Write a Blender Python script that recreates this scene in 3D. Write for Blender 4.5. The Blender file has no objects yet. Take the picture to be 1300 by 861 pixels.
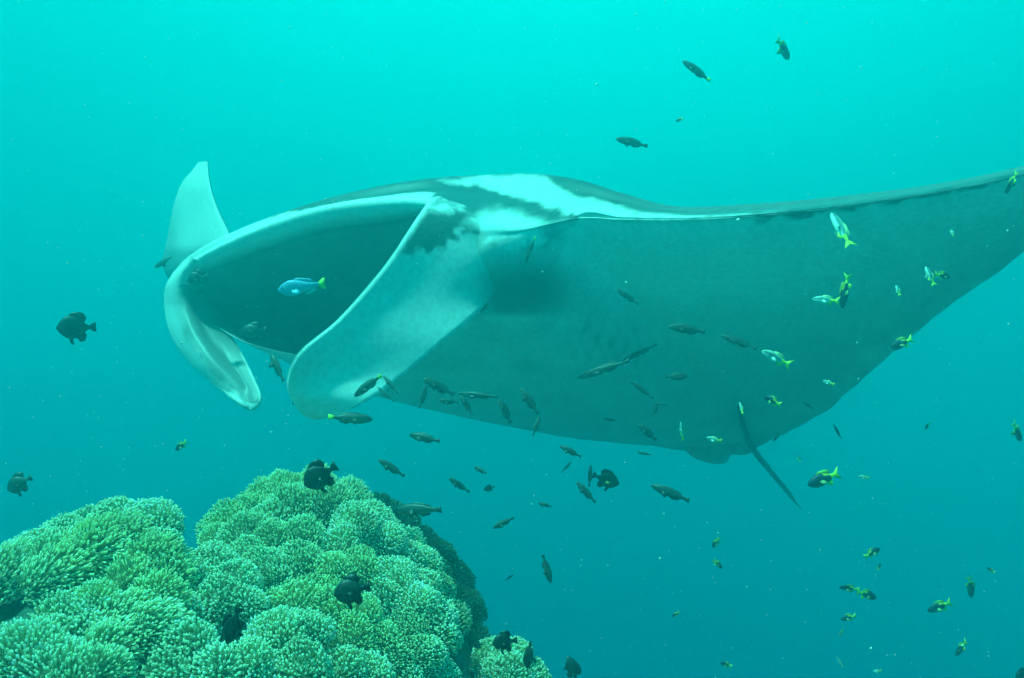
import bpy, bmesh, math, random
import numpy as np
from mathutils import Vector, Matrix, noise

random.seed(7); np.random.seed(7)
scene = bpy.context.scene
COL = scene.collection
K = 1.2 / 1300.0                      # metres per photo pixel at one metre (30 mm lens)

def P(px, py, d):
    """A point seen at photo pixel (px, py) at a distance d in front of the diver's camera."""
    return Vector(((px - 650.0) * K * d, d, (430.5 - py) * K * d))

# ------------------------------------------------------------------ camera
cam_d = bpy.data.cameras.new('camera'); cam = bpy.data.objects.new('camera', cam_d); COL.objects.link(cam)
cam_d.sensor_width = 36; cam_d.lens = 30; cam_d.clip_start = 0.05; cam_d.clip_end = 400
cam.location = (0, 0, 0); cam.rotation_euler = (math.radians(90), 0, 0)
scene.camera = cam
cy = scene.cycles
cy.volume_bounces = 2; cy.max_bounces = 8; cy.use_denoising = True
cy.volume_step_rate = 4; cy.volume_max_steps = 64
scene.view_settings.view_transform = 'Standard'; scene.view_settings.look = 'None'
scene.view_settings.exposure = 0.95; scene.view_settings.gamma = 1.0

# ------------------------------------------------------------------ light from above, filtered by the water
SUN_DIR = Vector((-0.40, -0.14, 0.90)).normalized()
SUN_EL = math.asin(SUN_DIR.z); SUN_ROT = math.atan2(SUN_DIR.x, SUN_DIR.y)
world = bpy.data.worlds.new('World'); scene.world = world; world.use_nodes = True
wn = world.node_tree.nodes; wl = world.node_tree.links
bg = wn['Background']; bg.inputs['Strength'].default_value = 0.12
skyt = wn.new('ShaderNodeTexSky'); skyt.sky_type = 'NISHITA'; skyt.sun_disc = False
skyt.sun_elevation = SUN_EL; skyt.sun_rotation = SUN_ROT
flt = wn.new('ShaderNodeMixRGB'); flt.blend_type = 'MULTIPLY'; flt.inputs[0].default_value = 1.0
flt.inputs[2].default_value = (0.0, 1.5, 1.05, 1)            # metres of sea water take the red away
wl.new(skyt.outputs[0], flt.inputs[1]); wl.new(flt.outputs[0], bg.inputs['Color'])

sun_d = bpy.data.lights.new('sun', 'SUN'); sun = bpy.data.objects.new('sun', sun_d); COL.objects.link(sun)
sun_d.energy = 5.0; sun_d.angle = math.radians(3.0); sun_d.color = (0.15, 1.0, 0.76)
sun.rotation_euler = SUN_DIR.to_track_quat('Z', 'Y').to_euler()

# ------------------------------------------------------------------ helpers
def tag(o, label=None, cat=None, group=None, kind=None):
    if label: o['label'] = label
    if cat: o['category'] = cat
    if group: o['group'] = group
    if kind: o['kind'] = kind
    return o

def obj(name, me, mat=None, parent=None):
    o = bpy.data.objects.new(name, me); COL.objects.link(o)
    if mat and not me.materials: me.materials.append(mat)
    if parent: o.parent = parent
    return o

def empty(name, loc=(0, 0, 0)):
    o = bpy.data.objects.new(name, None); COL.objects.link(o); o.location = loc
    o.empty_display_size = 0.05
    return o

def mesh_np(name, verts, faces, smooth=True, color=None, attr='Col'):
    """faces: (n,k) int array, all the same size"""
    me = bpy.data.meshes.new(name)
    v = np.asarray(verts, np.float32); f = np.asarray(faces, np.int32)
    n, k = f.shape
    me.vertices.add(len(v)); me.vertices.foreach_set('co', v.ravel())
    me.loops.add(n * k); me.loops.foreach_set('vertex_index', f.ravel())
    me.polygons.add(n); me.polygons.foreach_set('loop_start', np.arange(0, n * k, k, dtype=np.int32))
    if smooth: me.polygons.foreach_set('use_smooth', np.ones(n, bool))
    if color is not None:
        a = me.color_attributes.new(attr, 'FLOAT_COLOR', 'POINT')
        c = np.ones((len(v), 4), np.float32); c[:, :color.shape[1]] = color
        a.data.foreach_set('color', c.ravel())
    me.update(calc_edges=True); me.validate()
    return me

def bsdf(name, rough=0.6, color=(0.5, 0.5, 0.5), spec=0.3):
    m = bpy.data.materials.new(name); m.use_nodes = True
    b = m.node_tree.nodes['Principled BSDF']
    b.inputs['Roughness'].default_value = rough
    b.inputs['Base Color'].default_value = (*color, 1)
    b.inputs['Specular IOR Level'].default_value = spec
    return m, b

def mottled(m, b, scale, lo, hi, src=None, coord='Object', bump=0.0, detail=6):
    """multiply the colour by a noise between lo and hi, and a fine bump"""
    nt = m.node_tree
    tc = nt.nodes.new('ShaderNodeTexCoord'); nz = nt.nodes.new('ShaderNodeTexNoise')
    nz.inputs['Scale'].default_value = scale; nz.inputs['Detail'].default_value = detail
    nt.links.new(tc.outputs[coord], nz.inputs['Vector'])
    mr = nt.nodes.new('ShaderNodeMapRange'); mr.inputs['From Min'].default_value = 0.3; mr.inputs['From Max'].default_value = 0.7
    mr.inputs['To Min'].default_value = lo; mr.inputs['To Max'].default_value = hi
    nt.links.new(nz.outputs['Fac'], mr.inputs['Value'])
    mx = nt.nodes.new('ShaderNodeVectorMath'); mx.operation = 'SCALE'
    if src is None: mx.inputs[0].default_value = b.inputs['Base Color'].default_value[:3]
    else: nt.links.new(src, mx.inputs[0])
    nt.links.new(mr.outputs[0], mx.inputs['Scale'])
    nt.links.new(mx.outputs[0], b.inputs['Base Color'])
    if bump:
        bp = nt.nodes.new('ShaderNodeBump'); bp.inputs['Strength'].default_value = bump; bp.inputs['Distance'].default_value = 0.01
        nt.links.new(nz.outputs['Fac'], bp.inputs['Height']); nt.links.new(bp.outputs[0], b.inputs['Normal'])

# ------------------------------------------------------------------ open water, seen in every direction; open overhead (the surface window)
def smooth_ramp(st, n=28):
    xs = [p[0] for p in st]; ks = np.linspace(0, len(st) - 1, 400)
    def sm(vals):                                  # monotone-ish smoothing of the piecewise line
        g = np.linspace(-1, 1, 401); v = np.interp(g, xs, vals); k = np.ones(31) / 31
        for _ in range(2): v = np.convolve(np.pad(v, 15, mode='edge'), k, 'valid')
        return g, v
    g, r = sm([p[1][0] for p in st]); _, gg = sm([p[1][1] for p in st]); _, b = sm([p[1][2] for p in st])
    q = np.linspace(-1, 1, n)
    return [(x, (np.interp(x, g, r), np.interp(x, g, gg), np.interp(x, g, b))) for x in q]

def build_water():
    R = 60.0; nu, nv = 96, 48
    top = math.radians(42); vs = []; fs = []
    for j in range(nv + 1):
        e = -math.pi / 2 + (top + math.pi / 2) * j / nv
        for i in range(nu):
            a = 2 * math.pi * i / nu
            vs.append((R * math.cos(e) * math.cos(a), R * math.cos(e) * math.sin(a), R * math.sin(e)))
    for j in range(nv):
        for i in range(nu):
            fs.append((j * nu + i, j * nu + (i + 1) % nu, (j + 1) * nu + (i + 1) % nu, (j + 1) * nu + i))
    me = mesh_np('water', vs, fs)
    m = bpy.data.materials.new('open_water'); m.use_nodes = True; nt = m.node_tree; nt.nodes.clear()
    out = nt.nodes.new('ShaderNodeOutputMaterial'); em = nt.nodes.new('ShaderNodeEmission')
    tc = nt.nodes.new('ShaderNodeTexCoord'); nrm = nt.nodes.new('ShaderNodeVectorMath'); nrm.operation = 'NORMALIZE'
    sep = nt.nodes.new('ShaderNodeSeparateXYZ')
    nt.links.new(tc.outputs['Object'], nrm.inputs[0]); nt.links.new(nrm.outputs[0], sep.inputs[0])
    dot = nt.nodes.new('ShaderNodeVectorMath'); dot.operation = 'DOT_PRODUCT'
    dot.inputs[1].default_value = Vector(WATER_AXIS).normalized()
    nt.links.new(nrm.outputs[0], dot.inputs[0])
    mr = nt.nodes.new('ShaderNodeMapRange'); mr.inputs['From Min'].default_value = -1; mr.inputs['From Max'].default_value = 1
    nt.links.new(dot.outputs['Value'], mr.inputs['Value'])
    cr = nt.nodes.new('ShaderNodeValToRGB'); cr.color_ramp.interpolation = 'LINEAR'
    els = cr.color_ramp.elements
    while len(els) > 1: els.remove(els[-1])
    first = True
    for s, c in smooth_ramp(WATER_RAMP):
        e = els[0] if first else els.new((s + 1) / 2)
        if first: e.position = 0.0
        e.color = (*c, 1); first = False
    nzw = nt.nodes.new('ShaderNodeTexNoise'); nzw.inputs['Scale'].default_value = 2.2; nzw.inputs['Detail'].default_value = 5
    nt.links.new(nrm.outputs[0], nzw.inputs['Vector'])
    ad = nt.nodes.new('ShaderNodeMath'); ad.operation = 'MULTIPLY_ADD'; ad.inputs[1].default_value = .045; 
    sb = nt.nodes.new('ShaderNodeMath'); sb.operation = 'SUBTRACT'; sb.inputs[1].default_value = .022
    nt.links.new(nzw.outputs['Fac'], ad.inputs[0]); nt.links.new(mr.outputs[0], ad.inputs[2]); nt.links.new(ad.outputs[0], sb.inputs[0])
    nt.links.new(sb.outputs[0], cr.inputs[0]); nt.links.new(cr.outputs[0], em.inputs[0])
    nt.links.new(em.outputs[0], out.inputs['Surface'])
    o = obj('water', me, m); tag(o, 'open turquoise sea water, brighter towards the surface', None, None, 'structure')
    return o

# cosine of the angle from the brightest water (up and ahead, under the sun's patch of surface) -> linear colour
WATER_AXIS = (0.12, 0.6, 1.0)
E = 2 ** -0.95
WATER_RAMP = [(c, tuple(max(0.0, v) * E for v in col)) for c, col in [(-1.0, (0, .34, .38)), (-0.4, (0, .30, .38)), (-0.05, (0, .24, .36)),  # lowest stops, out of view, raised to add light on the manta's belly
              (0.17, (0, .23, .35)), (0.42, (0, .49, .57)), (0.66, (0, .80, .77)), (0.80, (0, 1.36, 1.20)), (1.0, (0, 2.2, 1.9))]]
build_water()

# ------------------------------------------------------------------ haze: the sea's own turbidity
HAZE_DENSITY = 0.19
def build_haze():
    x0, x1, y0, y1, z0, z1 = -4.6, 4.6, -1.4, 6.4, -5.6, 2.4
    v = [(x, y, z) for z in (z0, z1) for y in (y0, y1) for x in (x0, x1)]
    f = [(0, 2, 3, 1), (4, 5, 7, 6), (0, 1, 5, 4), (2, 6, 7, 3), (0, 4, 6, 2), (1, 3, 7, 5)]
    me = mesh_np('haze', v, f, smooth=False)
    m = bpy.data.materials.new('sea_haze'); m.use_nodes = True; nt = m.node_tree; nt.nodes.clear()
    out = nt.nodes.new('ShaderNodeOutputMaterial'); pv = nt.nodes.new('ShaderNodeVolumePrincipled')
    pv.inputs['Color'].default_value = (0.01, 0.68, 0.71, 1)
    pv.inputs['Density'].default_value = HAZE_DENSITY
    pv.inputs['Anisotropy'].default_value = 0.75
    nt.links.new(pv.outputs[0], out.inputs['Volume'])
    o = obj('haze', me, m); tag(o, kind='stuff')
build_haze()

# ================================================================== MANTA
def cr_spline(pts, n):
    """Catmull-Rom through pts (k,3) resampled to n; pts is (k, ..., 3)"""
    pts = np.asarray(pts, float); k = len(pts)
    t = np.linspace(0, k - 1, n); i = np.clip(t.astype(int), 0, k - 2); f = t - i
    p0 = pts[np.maximum(i - 1, 0)]; p1 = pts[i]; p2 = pts[i + 1]; p3 = pts[np.minimum(i + 2, k - 1)]
    sh = (len(f),) + (1,) * (pts.ndim - 1); f = f.reshape(sh)
    return 0.5 * ((2 * p1) + (-p0 + p2) * f + (2 * p0 - 5 * p1 + 4 * p2 - p3) * f ** 2 + (-p0 + 3 * p1 - 3 * p2 + p3) * f ** 3)

def sstep(a, b, x):
    t = np.clip((x - a) / (b - a), 0, 1); return t * t * (3 - 2 * t)

def proj(v):
    return 650 + v[..., 0] / (K * v[..., 1]), 430.5 - v[..., 2] / (K * v[..., 1])

def vnoise(v, s, seed=0.0):
    return np.array([noise.fractal(Vector((a * s + seed, b * s, c * s)), 1.0, 2.0, 4) for a, b, c in v.reshape(-1, 3)]).reshape(v.shape[:-1])

# one row per station across the span, from the near wing tip to the far one:
# R leading edge or upper lip, S crest of the back just behind it, T trailing edge, J lower lip (None: same as R), mouth depth, thickness
ST = [
 ((1520,140,2.05),(1520,137,2.07),(1524,146,2.12),None,0,.006),
 ((1425,180,2.20),(1425,171,2.28),(1432,228,2.42),None,0,.03),
 ((1300,222,2.40),(1302,212,2.52),(1300,320,2.78),None,0,.06),
 ((1180,246,2.55),(1183,238,2.70),(1186,402,3.15),None,0,.09),
 ((1060,264,2.68),(1062,255,2.85),(1104,472,3.50),None,0,.12),
 ((950,275,2.80),(955,265,3.00),(1052,518,3.90),None,0,.16),
 ((860,279,2.90),(865,268,3.12),(1008,544,4.20),None,0,.20),
 ((790,278,2.96),(795,250,3.22),(974,560,4.40),None,0,.25),
 ((735,276,3.00),(742,234,3.30),(952,571,4.52),None,0,.29),
 ((668,284,2.97),(685,226,3.36),(918,578,4.60),(700,345,3.02),0,.31),
 ((604,276,2.96),(615,228,3.38),(882,574,4.65),(660,392,3.02),0,.31),
 ((545,258,3.00),(556,233,3.33),(832,566,4.70),(600,400,3.04),.5,.30),
 ((480,262,3.06),(488,244,3.38),(765,560,4.75),(500,430,3.12),1,.28),
 ((400,274,3.20),(408,264,3.50),(695,550,4.80),(405,452,3.28),1,.25),
 ((320,301,3.40),(328,291,3.66),(628,531,4.86),(330,440,3.46),1,.22),
 ((256,331,3.60),(264,320,3.80),(560,503,4.92),(285,420,3.66),.8,.18),
 ((218,352,3.76),(236,346,4.00),(488,476,5.00),(250,392,3.82),.35,.15),
 ((262,356,4.15),(272,352,4.28),(415,432,5.12),None,0,.12),
 ((298,334,4.50),(298,328,4.60),(300,398,5.28),None,0,.10),
 ((291,300,4.75),(290,298,4.85),(214,352,5.32),None,0,.08),
 ((276,266,4.90),(275,264,4.98),(214,298,5.30),None,0,.06),
 ((266,234,5.00),(265,232,5.04),(228,240,5.22),None,0,.035),
 ((263,205,5.10),(262,203,5.11),(254,206,5.16),None,0,.006),
]

def manta_controls():
    rows = []
    R3 = [np.array(P(*s[0])) for s in ST]; T3 = [np.array(P(*s[2])) for s in ST]
    for i, (r, s, t, j, mk, th) in enumerate(ST):
        R, S, T = R3[i], np.array(P(*s)), T3[i]
        J = np.array(P(*j)) if j else R.copy()
        a = max(0, i - 1); b = min(len(ST) - 1, i + 1)
        span = (R3[b] + T3[b]) - (R3[a] + T3[a])
        n = np.cross(T - R, span); n /= np.linalg.norm(n)
        if n[2] < 0: n = -n
        c = T - R
        if i >= 17:                       # far wing: its lower side faces the camera
            n = np.cross(T - R, span); n /= np.linalg.norm(n)
            if n[1] < 0: n = -n
        d1 = R + .36 * c + n * th * 1.0; d2 = R + .68 * c + n * th * .55
        # never let the back rise above the crest as seen from the front
        cj = T - J
        v1 = J + .30 * cj - n * th * .28; v2 = J + .64 * cj - n * th * .20
        v0 = J + .07 * cj - n * th * (.22 if j is None else .10)
        if j is None:
            up = n * th * .10
            c0 = R + up * .3; c1 = R + c * .002 ; c2 = R - up * .3; c3 = R - up * .35 + c * .004
            cav = [c0, R - c * 0.0, c2]
        else:
            mid = (R + J) / 2
            bulge = -np.array([0.75, 0.55, 0.0]) * .09
            o0, o1, o2 = R * .75 + J * .25 + bulge * .8, mid + bulge, R * .25 + J * .75 + bulge * .8
            back = c / np.linalg.norm(c)
            i0 = R * .88 + J * .12 + back * .34; i1 = mid + back * .80; i2 = J * .90 + R * .10 + back * .34
            cav = [o0 * (1 - mk) + i0 * mk, o1 * (1 - mk) + i1 * mk, o2 * (1 - mk) + i2 * mk]
        lipU = S * .5 + R * .5 + n * .012
        rows.append([T, d2, d1, S, lipU, R, cav[0], cav[1], cav[2], J, v0, v1, v2, T - n * .004])
    return np.array(rows)

def build_manta_body():
    ctl = manta_controls()                       # (stations, 14, 3)
    A = cr_spline(ctl, 330)                      # along the span
    seg = [12, 14, 26, 18, 8, 16, 22, 22, 16, 10, 18, 20, 18]   # samples in each chord segment
    B = np.swapaxes(A, 0, 1)
    ts = np.concatenate([np.linspace(q, q + 1, s, endpoint=False) for q, s in enumerate(seg)] + [[13]])
    k = 14; i = np.clip(ts.astype(int), 0, k - 2); f = (ts - i)[:, None, None]
    p0 = B[np.maximum(i - 1, 0)]; p1 = B[i]; p2 = B[i + 1]; p3 = B[np.minimum(i + 2, k - 1)]
    G = 0.5 * ((2 * p1) + (-p0 + p2) * f + (2 * p0 - 5 * p1 + 4 * p2 - p3) * f ** 2 + (-p0 + 3 * p1 - 3 * p2 + p3) * f ** 3)
    G = np.swapaxes(G, 0, 1)                     # (span, chord, 3)
    ns, nc = G.shape[:2]
    u = np.linspace(0, len(ST) - 1, ns)[:, None] * np.ones((1, nc)); t = ts[None, :] * np.ones((ns, 1))
    ch = G[:, :1] - G[:, 60:61]; ch /= np.linalg.norm(ch, axis=-1, keepdims=True) + 1e-6
    wob = np.array([noise.fractal(Vector((uu * 2.3, 0, 0)), 1.0, 2.2, 4) for uu in u[:, 0]])
    tw = np.exp(-np.minimum(t, 13 - t) * 4.0)
    G = G + ch * (wob[:, None] * tw * .018 * sstep(0, 2, u))[..., None]
    px, py = proj(G)
    nz = vnoise(G, 7.0); nf = vnoise(G, 28.0, 5.0)
    # ---- pigment: 0 = slate black, 1 = white
    white = np.zeros_like(px)
    dors = t < 4.6; vent = t > 8.9
    mouth = (u > 10.4) & (u < 16.6)
    inside = (t > 5.15) & (t < 9.0) & mouth
    white = np.where(dors, 0.05 + .08 * sstep(8.0, 5.5, u) + nf * .03, white)
    # pale shoulder chevron on the back, beside the dark head top
    sh_top = np.interp(px, [560, 610, 690, 702, 715, 734, 777, 808, 860, 900], [228, 222, 220, 230, 240, 247, 256, 267, 271, 276])
    sh_bot = np.interp(px, [550, 605, 632, 660, 685, 700, 746, 780, 860, 930], [235, 237, 246, 254, 259, 271, 275, 278, 281, 281])
    sh = sstep(-3, 6, py - sh_top + nf * 3 + nz * 2) * sstep(-3, 5, sh_bot - py + nf * 3) * sstep(548, 570, px) * sstep(905, 860, px)
    white = np.where((t < 5.6) & (t > 2.2) & (u < 12), np.maximum(white, sh * (.84 + nz * .12 + nf * .10)), white)
    # lips
    l0 = np.interp(u, [11, 12, 13, 14, 17], [4.35, 4.1, 3.8, 3.2, 3.1])
    lip = sstep(-.12, .12, t - l0 + nf * .15) * sstep(5.35, 5.1, t) * sstep(10.3, 11.0, u) * sstep(17.2, 16.4, u)
    white = np.maximum(white, lip)
    lowlip = np.where(mouth, sstep(8.75, 8.92, t) * sstep(9.15, 9.02, t), 0) * .25
    white = np.maximum(white, lowlip)
    white = np.where(inside & (lip < .05), 0.16 + nz * .04, white)
    # belly: off-white, slate along the trailing margin and between the gills
    bel = 0.76 + nz * .14 + nf * .04 + .36 * np.exp(-(((px - 860) / 190) ** 2 + ((py - 330) / 60) ** 2))
    chord = np.clip((t - 9.0) / 4.0, 0, 1)
    bel -= .30 * sstep(.35, .95, chord + nz * .15)
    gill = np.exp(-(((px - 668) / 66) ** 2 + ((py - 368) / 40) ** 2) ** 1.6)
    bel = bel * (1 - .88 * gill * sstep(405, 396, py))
    gl = 0.5 + 0.5 * np.sin((px - 700 - (py - 400) * .5) * .35)
    bel *= 1 - .18 * gl * np.exp(-(((px - 770) / 60) ** 2 + ((py - 440) / 40) ** 2))
    for q in range(5):                             # gill slits
        gx = 742 + q * 17; cy_ = 418 + q * 9
        bel = bel * (1 - .42 * np.exp(-(((px - gx + (py - cy_) * .45) / 2.2) ** 2 + ((py - cy_) / (17 - q)) ** 2)))
    bel = np.clip(bel, .10, 1)
    white = np.where(vent, np.maximum(bel, white * 0), white)
    # leading edge line: dark fleck line under the pale strip
    ed = (t > 4.4) & (t < 9.9) & (u < 9.3)
    le = np.interp(px, [692, 722, 860, 930, 1000, 1500], [.05, .9, .95, .5, .10, .04])
    white = np.where(ed & (t < 8.9), np.maximum(0, le - np.maximum(0, nf) * .8), white)
    white = np.where((t >= 8.9) & (t < 9.5) & (u < 7) & (px > 960), white * (0.08 + .92 * sstep(9.05, 9.45, t + nf * .5)), white)
    # cheek: mottled black band above, bright patch round the eye
    ck = (t > 4.9) & (t < 9.1) & (u > 8.0) & (u < 10.9)
    eyep = np.exp(-(((px - 645) / 48) ** 2 + ((py - 288 - (px - 640) * .12) / 21) ** 2) ** 2)
    cheek = .07 + .9 * np.clip(eyep * 1.3 + nf * .25 * (eyep > .05), 0, 1) + .62 * sstep(292, 322, py + nf * 12)
    cheek = cheek * (1 - sstep(690, 725, px)) + .8 * sstep(690, 725, px) * sstep(274, 286, py)
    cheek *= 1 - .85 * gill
    white = np.where(ck, np.clip(cheek, .05, 1), white)
    top = (t > 3.6) & (t < 5.0) & (u > 7.6) & (u < 10.9) & (sh < .3)
    white = np.where(top, np.clip(.05 + 1.1 * eyep + nf * .3 * (eyep > .04), .04, 1), white)
    # far wing: pale underside
    fw = (u > 16.8)
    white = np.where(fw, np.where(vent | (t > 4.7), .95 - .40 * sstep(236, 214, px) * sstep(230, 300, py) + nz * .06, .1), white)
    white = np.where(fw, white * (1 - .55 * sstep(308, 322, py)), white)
    slate = np.array([.018, .035, .042]); pale = np.array([.80, .86, .84])
    col = slate + (pale - slate) * np.clip(white, 0, 1)[..., None]
    # ---- faces, closed along the trailing edge and at the tips
    idx = np.arange(ns * nc).reshape(ns, nc)
    a = idx[:-1, :-1]; b = idx[1:, :-1]; c = idx[1:, 1:]; d = idx[:-1, 1:]
    faces = np.stack([a, d, c, b], -1).reshape(-1, 4)
    seam = np.stack([idx[:-1, -1], idx[:-1, 0], idx[1:, 0], idx[1:, -1]], -1)
    faces = np.concatenate([faces, seam])
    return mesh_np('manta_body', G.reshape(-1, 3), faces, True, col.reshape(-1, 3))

def sheet(name, ctl, nu, nv, thick, paint, edge=.22, bulge=0.0):
    """a fleshy blade: grid of control points, given thickness away from the camera, rounded at the edges"""
    C = np.array([[np.array(P(*q)) for q in r] for r in ctl])
    A = cr_spline(C, nu); A = np.swapaxes(cr_spline(np.swapaxes(A, 0, 1), nv), 0, 1)
    du = np.gradient(A, axis=0); dv = np.gradient(A, axis=1)
    n = np.cross(du, dv); n /= np.linalg.norm(n, axis=-1, keepdims=True) + 1e-9
    n = np.where(n[..., 1:2] > 0, n, -n)
    s = np.linspace(0, 1, nv)[None, :] * np.ones((nu, 1)); r = np.linspace(0, 1, nu)[:, None] * np.ones((1, nv))
    e = np.minimum(s, 1 - s); prof = np.sqrt(np.clip(e / edge, 0, 1)) * np.sqrt(np.clip((1 - r) / .08, 0, 1))
    h = (.004 + thick * prof)[..., None]
    F = A - n * h * .5; Bk = A + n * h * .5
    px, py = proj(F); col = paint(px, py, s, r, F)
    idx = np.arange(nu * nv).reshape(nu, nv); off = nu * nv
    q = lambda I: np.stack([I[:-1, :-1], I[:-1, 1:], I[1:, 1:], I[1:, :-1]], -1).reshape(-1, 4)
    f = [q(idx), q(idx + off)[:, ::-1]]
    ring = np.concatenate([idx[0, :], idx[1:, -1], idx[-1, -2::-1], idx[-2::-1, 0]])
    f.append(np.stack([ring[:-1], ring[1:], ring[1:] + off, ring[:-1] + off], -1))
    V = np.concatenate([F.reshape(-1, 3), Bk.reshape(-1, 3)])
    cc = np.concatenate([col.reshape(-1, 3)] * 2)
    return mesh_np(name, V, np.concatenate(f), True, cc)

def pal(w):
    slate = np.array([.018, .035, .042]); pale = np.array([.80, .86, .84])
    return slate + (pale - slate) * np.clip(w, 0, 1)[..., None]

NEAR_FIN = [
 [(560,246,3.18),(612,250,3.24),(664,262,3.28),(702,292,3.24)],
 [(545,256,2.98),(598,276,2.97),(652,294,3.00),(672,336,3.04)],
 [(526,281,2.88),(572,302,2.91),(616,330,2.94),(634,366,3.00)],
 [(486,340,2.78),(524,356,2.84),(564,380,2.88),(606,398,2.92)],
 [(430,404,2.66),(472,410,2.73),(516,428,2.78),(560,436,2.83)],
 [(381,446,2.56),(420,454,2.63),(462,470,2.69),(506,482,2.74)],
 [(364,484,2.56),(390,492,2.58),(428,500,2.61),(468,508,2.65)],
 [(376,515,2.59),(392,518,2.59),(412,520,2.60),(436,523,2.62)],
 [(396,530,2.62),(401,532,2.61),(406,532,2.61),(414,530,2.61)],
]
FAR_FIN = [
 [(238,333,3.66),(251,328,3.62),(263,329,3.66),(278,334,3.75)],
 [(213,359,3.76),(232,356,3.66),(250,360,3.77),(266,366,3.84)],
 [(210,392,3.88),(232,390,3.66),(252,396,3.74),(276,404,3.78)],
 [(219,428,3.80),(244,425,3.58),(268,430,3.64),(298,433,3.64)],
 [(243,463,3.66),(266,459,3.49),(290,460,3.54),(314,462,3.51)],
 [(276,492,3.48),(294,488,3.43),(311,487,3.45),(326,488,3.42)],
 [(300,509,3.36),(310,507,3.39),(320,505,3.39),(331,504,3.37)],
 [(314,518,3.35),(319,520,3.35),(324,519,3.35),(328,516,3.35)],
]
def paint_near(px, py, s, r, F):
    nz = vnoise(F, 8.0); nf = vnoise(F, 30.0, 3.0)
    w = .86 + nz * .04 + .10 * sstep(470, 520, py)
    # dark mottled band across the root
    lo = np.interp(px, [500, 540, 580, 620, 660, 720], [322, 318, 300, 292, 300, 320])
    band = sstep(6, -6, py - lo + nf * 16 + nz * 10) * sstep(0.03, .10, s + .02 * nf)
    w = w * (1 - band * .92)
    eyep = np.exp(-(((px - 645) / 46) ** 2 + ((py - 287 - (px - 640) * .12) / 18) ** 2) ** 2)
    spk = np.exp(-(((px - 565) / 20) ** 2 + ((py - 262) / 8) ** 2))
    w = np.maximum(w, np.clip(eyep * 1.25 + nf * .3 * (eyep > .03), 0, 1))
    es = np.exp(-(((px - 657 - (py - 300) * .3) / 6) ** 2 + ((py - 305) / 24) ** 2) ** 2)
    w = w * (1 - .8 * es)
    w = np.maximum(w, np.clip(spk * 1.0 + nf * .7 * (spk > .1), 0, 1))
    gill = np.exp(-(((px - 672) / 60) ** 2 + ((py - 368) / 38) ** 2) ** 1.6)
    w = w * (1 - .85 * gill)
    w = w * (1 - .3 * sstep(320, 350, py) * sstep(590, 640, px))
    w = np.where(s < .035, 1.0, w)
    st = np.sin(py * .9 + px * .05 + nz * 9) * .02
    return pal(w + st)
def paint_far(px, py, s, r, F):
    nz = vnoise(F, 9.0); nf = vnoise(F, 34.0, 3.0)
    outer = sstep(.40, .22, s + nf * .04 + nz * .05)
    w = .26 + .74 * outer * (1 - .75 * sstep(.55, .8, r) * sstep(.05, .12, s))
    w = np.maximum(w, .5 * np.exp(-((s - .62) / .13) ** 2) * sstep(.15, .35, r) * sstep(.62, .45, r))
    w = np.maximum(w, .95 * sstep(.045, .02, s)); w = np.maximum(w, .95 * sstep(.93, .965, s) * sstep(.45, .55, r))
    w = np.maximum(w, .95 * sstep(.9, .96, r + .04 * nf))
    w = np.where(r < .16, np.maximum(w, .85 * sstep(.7, .4, s)), w)
    w = w * (1 - .6 * sstep(.6, .85, s) * sstep(.5, .35, r))
    return pal(w)

skin, skb = bsdf('manta_skin', 0.42, spec=0.35)
at = skin.node_tree.nodes.new('ShaderNodeAttribute'); at.attribute_name = 'Col'
mottled(skin, skb, 60, .86, 1.12, at.outputs['Color'], bump=.10)
eye_m, _ = bsdf('eye_black', 0.15, (0.01, 0.012, 0.012), 0.6)

manta = empty('manta_ray', P(560, 400, 3.8)); bpy.context.view_layer.update()
mloc = manta.location.copy()
tag(manta, 'huge manta ray with open mouth gliding over the anemone reef', 'manta ray')
def mpart(name, me, mat=skin):
    o = obj(name, me, mat, manta); o.matrix_parent_inverse = Matrix.Translation(-mloc); return o
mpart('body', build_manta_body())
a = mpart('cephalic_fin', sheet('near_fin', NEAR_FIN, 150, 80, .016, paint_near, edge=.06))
a['label'] = 'broad pale paddle hanging on the near side of the mouth'
a = mpart('cephalic_fin', sheet('far_fin', FAR_FIN, 110, 60, .03, paint_far))
a['label'] = 'white edged curled lobe at the far corner of the mouth'

def tube_mesh(name, pts, rads, sides=10, color=None, flat=1.0):
    pts = [Vector(p) for p in pts]; V = []; F = []
    for i, p in enumerate(pts):
        t = (pts[min(i + 1, len(pts) - 1)] - pts[max(i - 1, 0)]).normalized()
        a = t.cross(Vector((0, 1, 0.2))).normalized(); b = t.cross(a)
        for k in range(sides):
            g = 2 * math.pi * k / sides
            V.append(p + a * math.cos(g) * rads[i] + b * math.sin(g) * rads[i] * flat)
    for i in range(len(pts) - 1):
        for k in range(sides):
            F.append((i * sides + k, i * sides + (k + 1) % sides, (i + 1) * sides + (k + 1) % sides, (i + 1) * sides + k))
    col = None if color is None else np.tile(np.array(color), (len(V), 1))
    return mesh_np(name, V, F, True, col)
tp = cr_spline([tuple(P(*q)) for q in [(937,516,3.84),(945,545,4.08),(956,570,4.42),(982,603,4.75),(1002,627,4.95),(1009,637,5.0),(1018,646,5.08)]], 40)
tr = np.interp(np.linspace(0, 1, 40), [0, .15, .3, .5, .78, .84, 1], [.006, .013, .0165, .0145, .011, .006, .002])
mpart('tail', tube_mesh('manta_tail', tp, tr, 10, (.03, .05, .055)))
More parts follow.
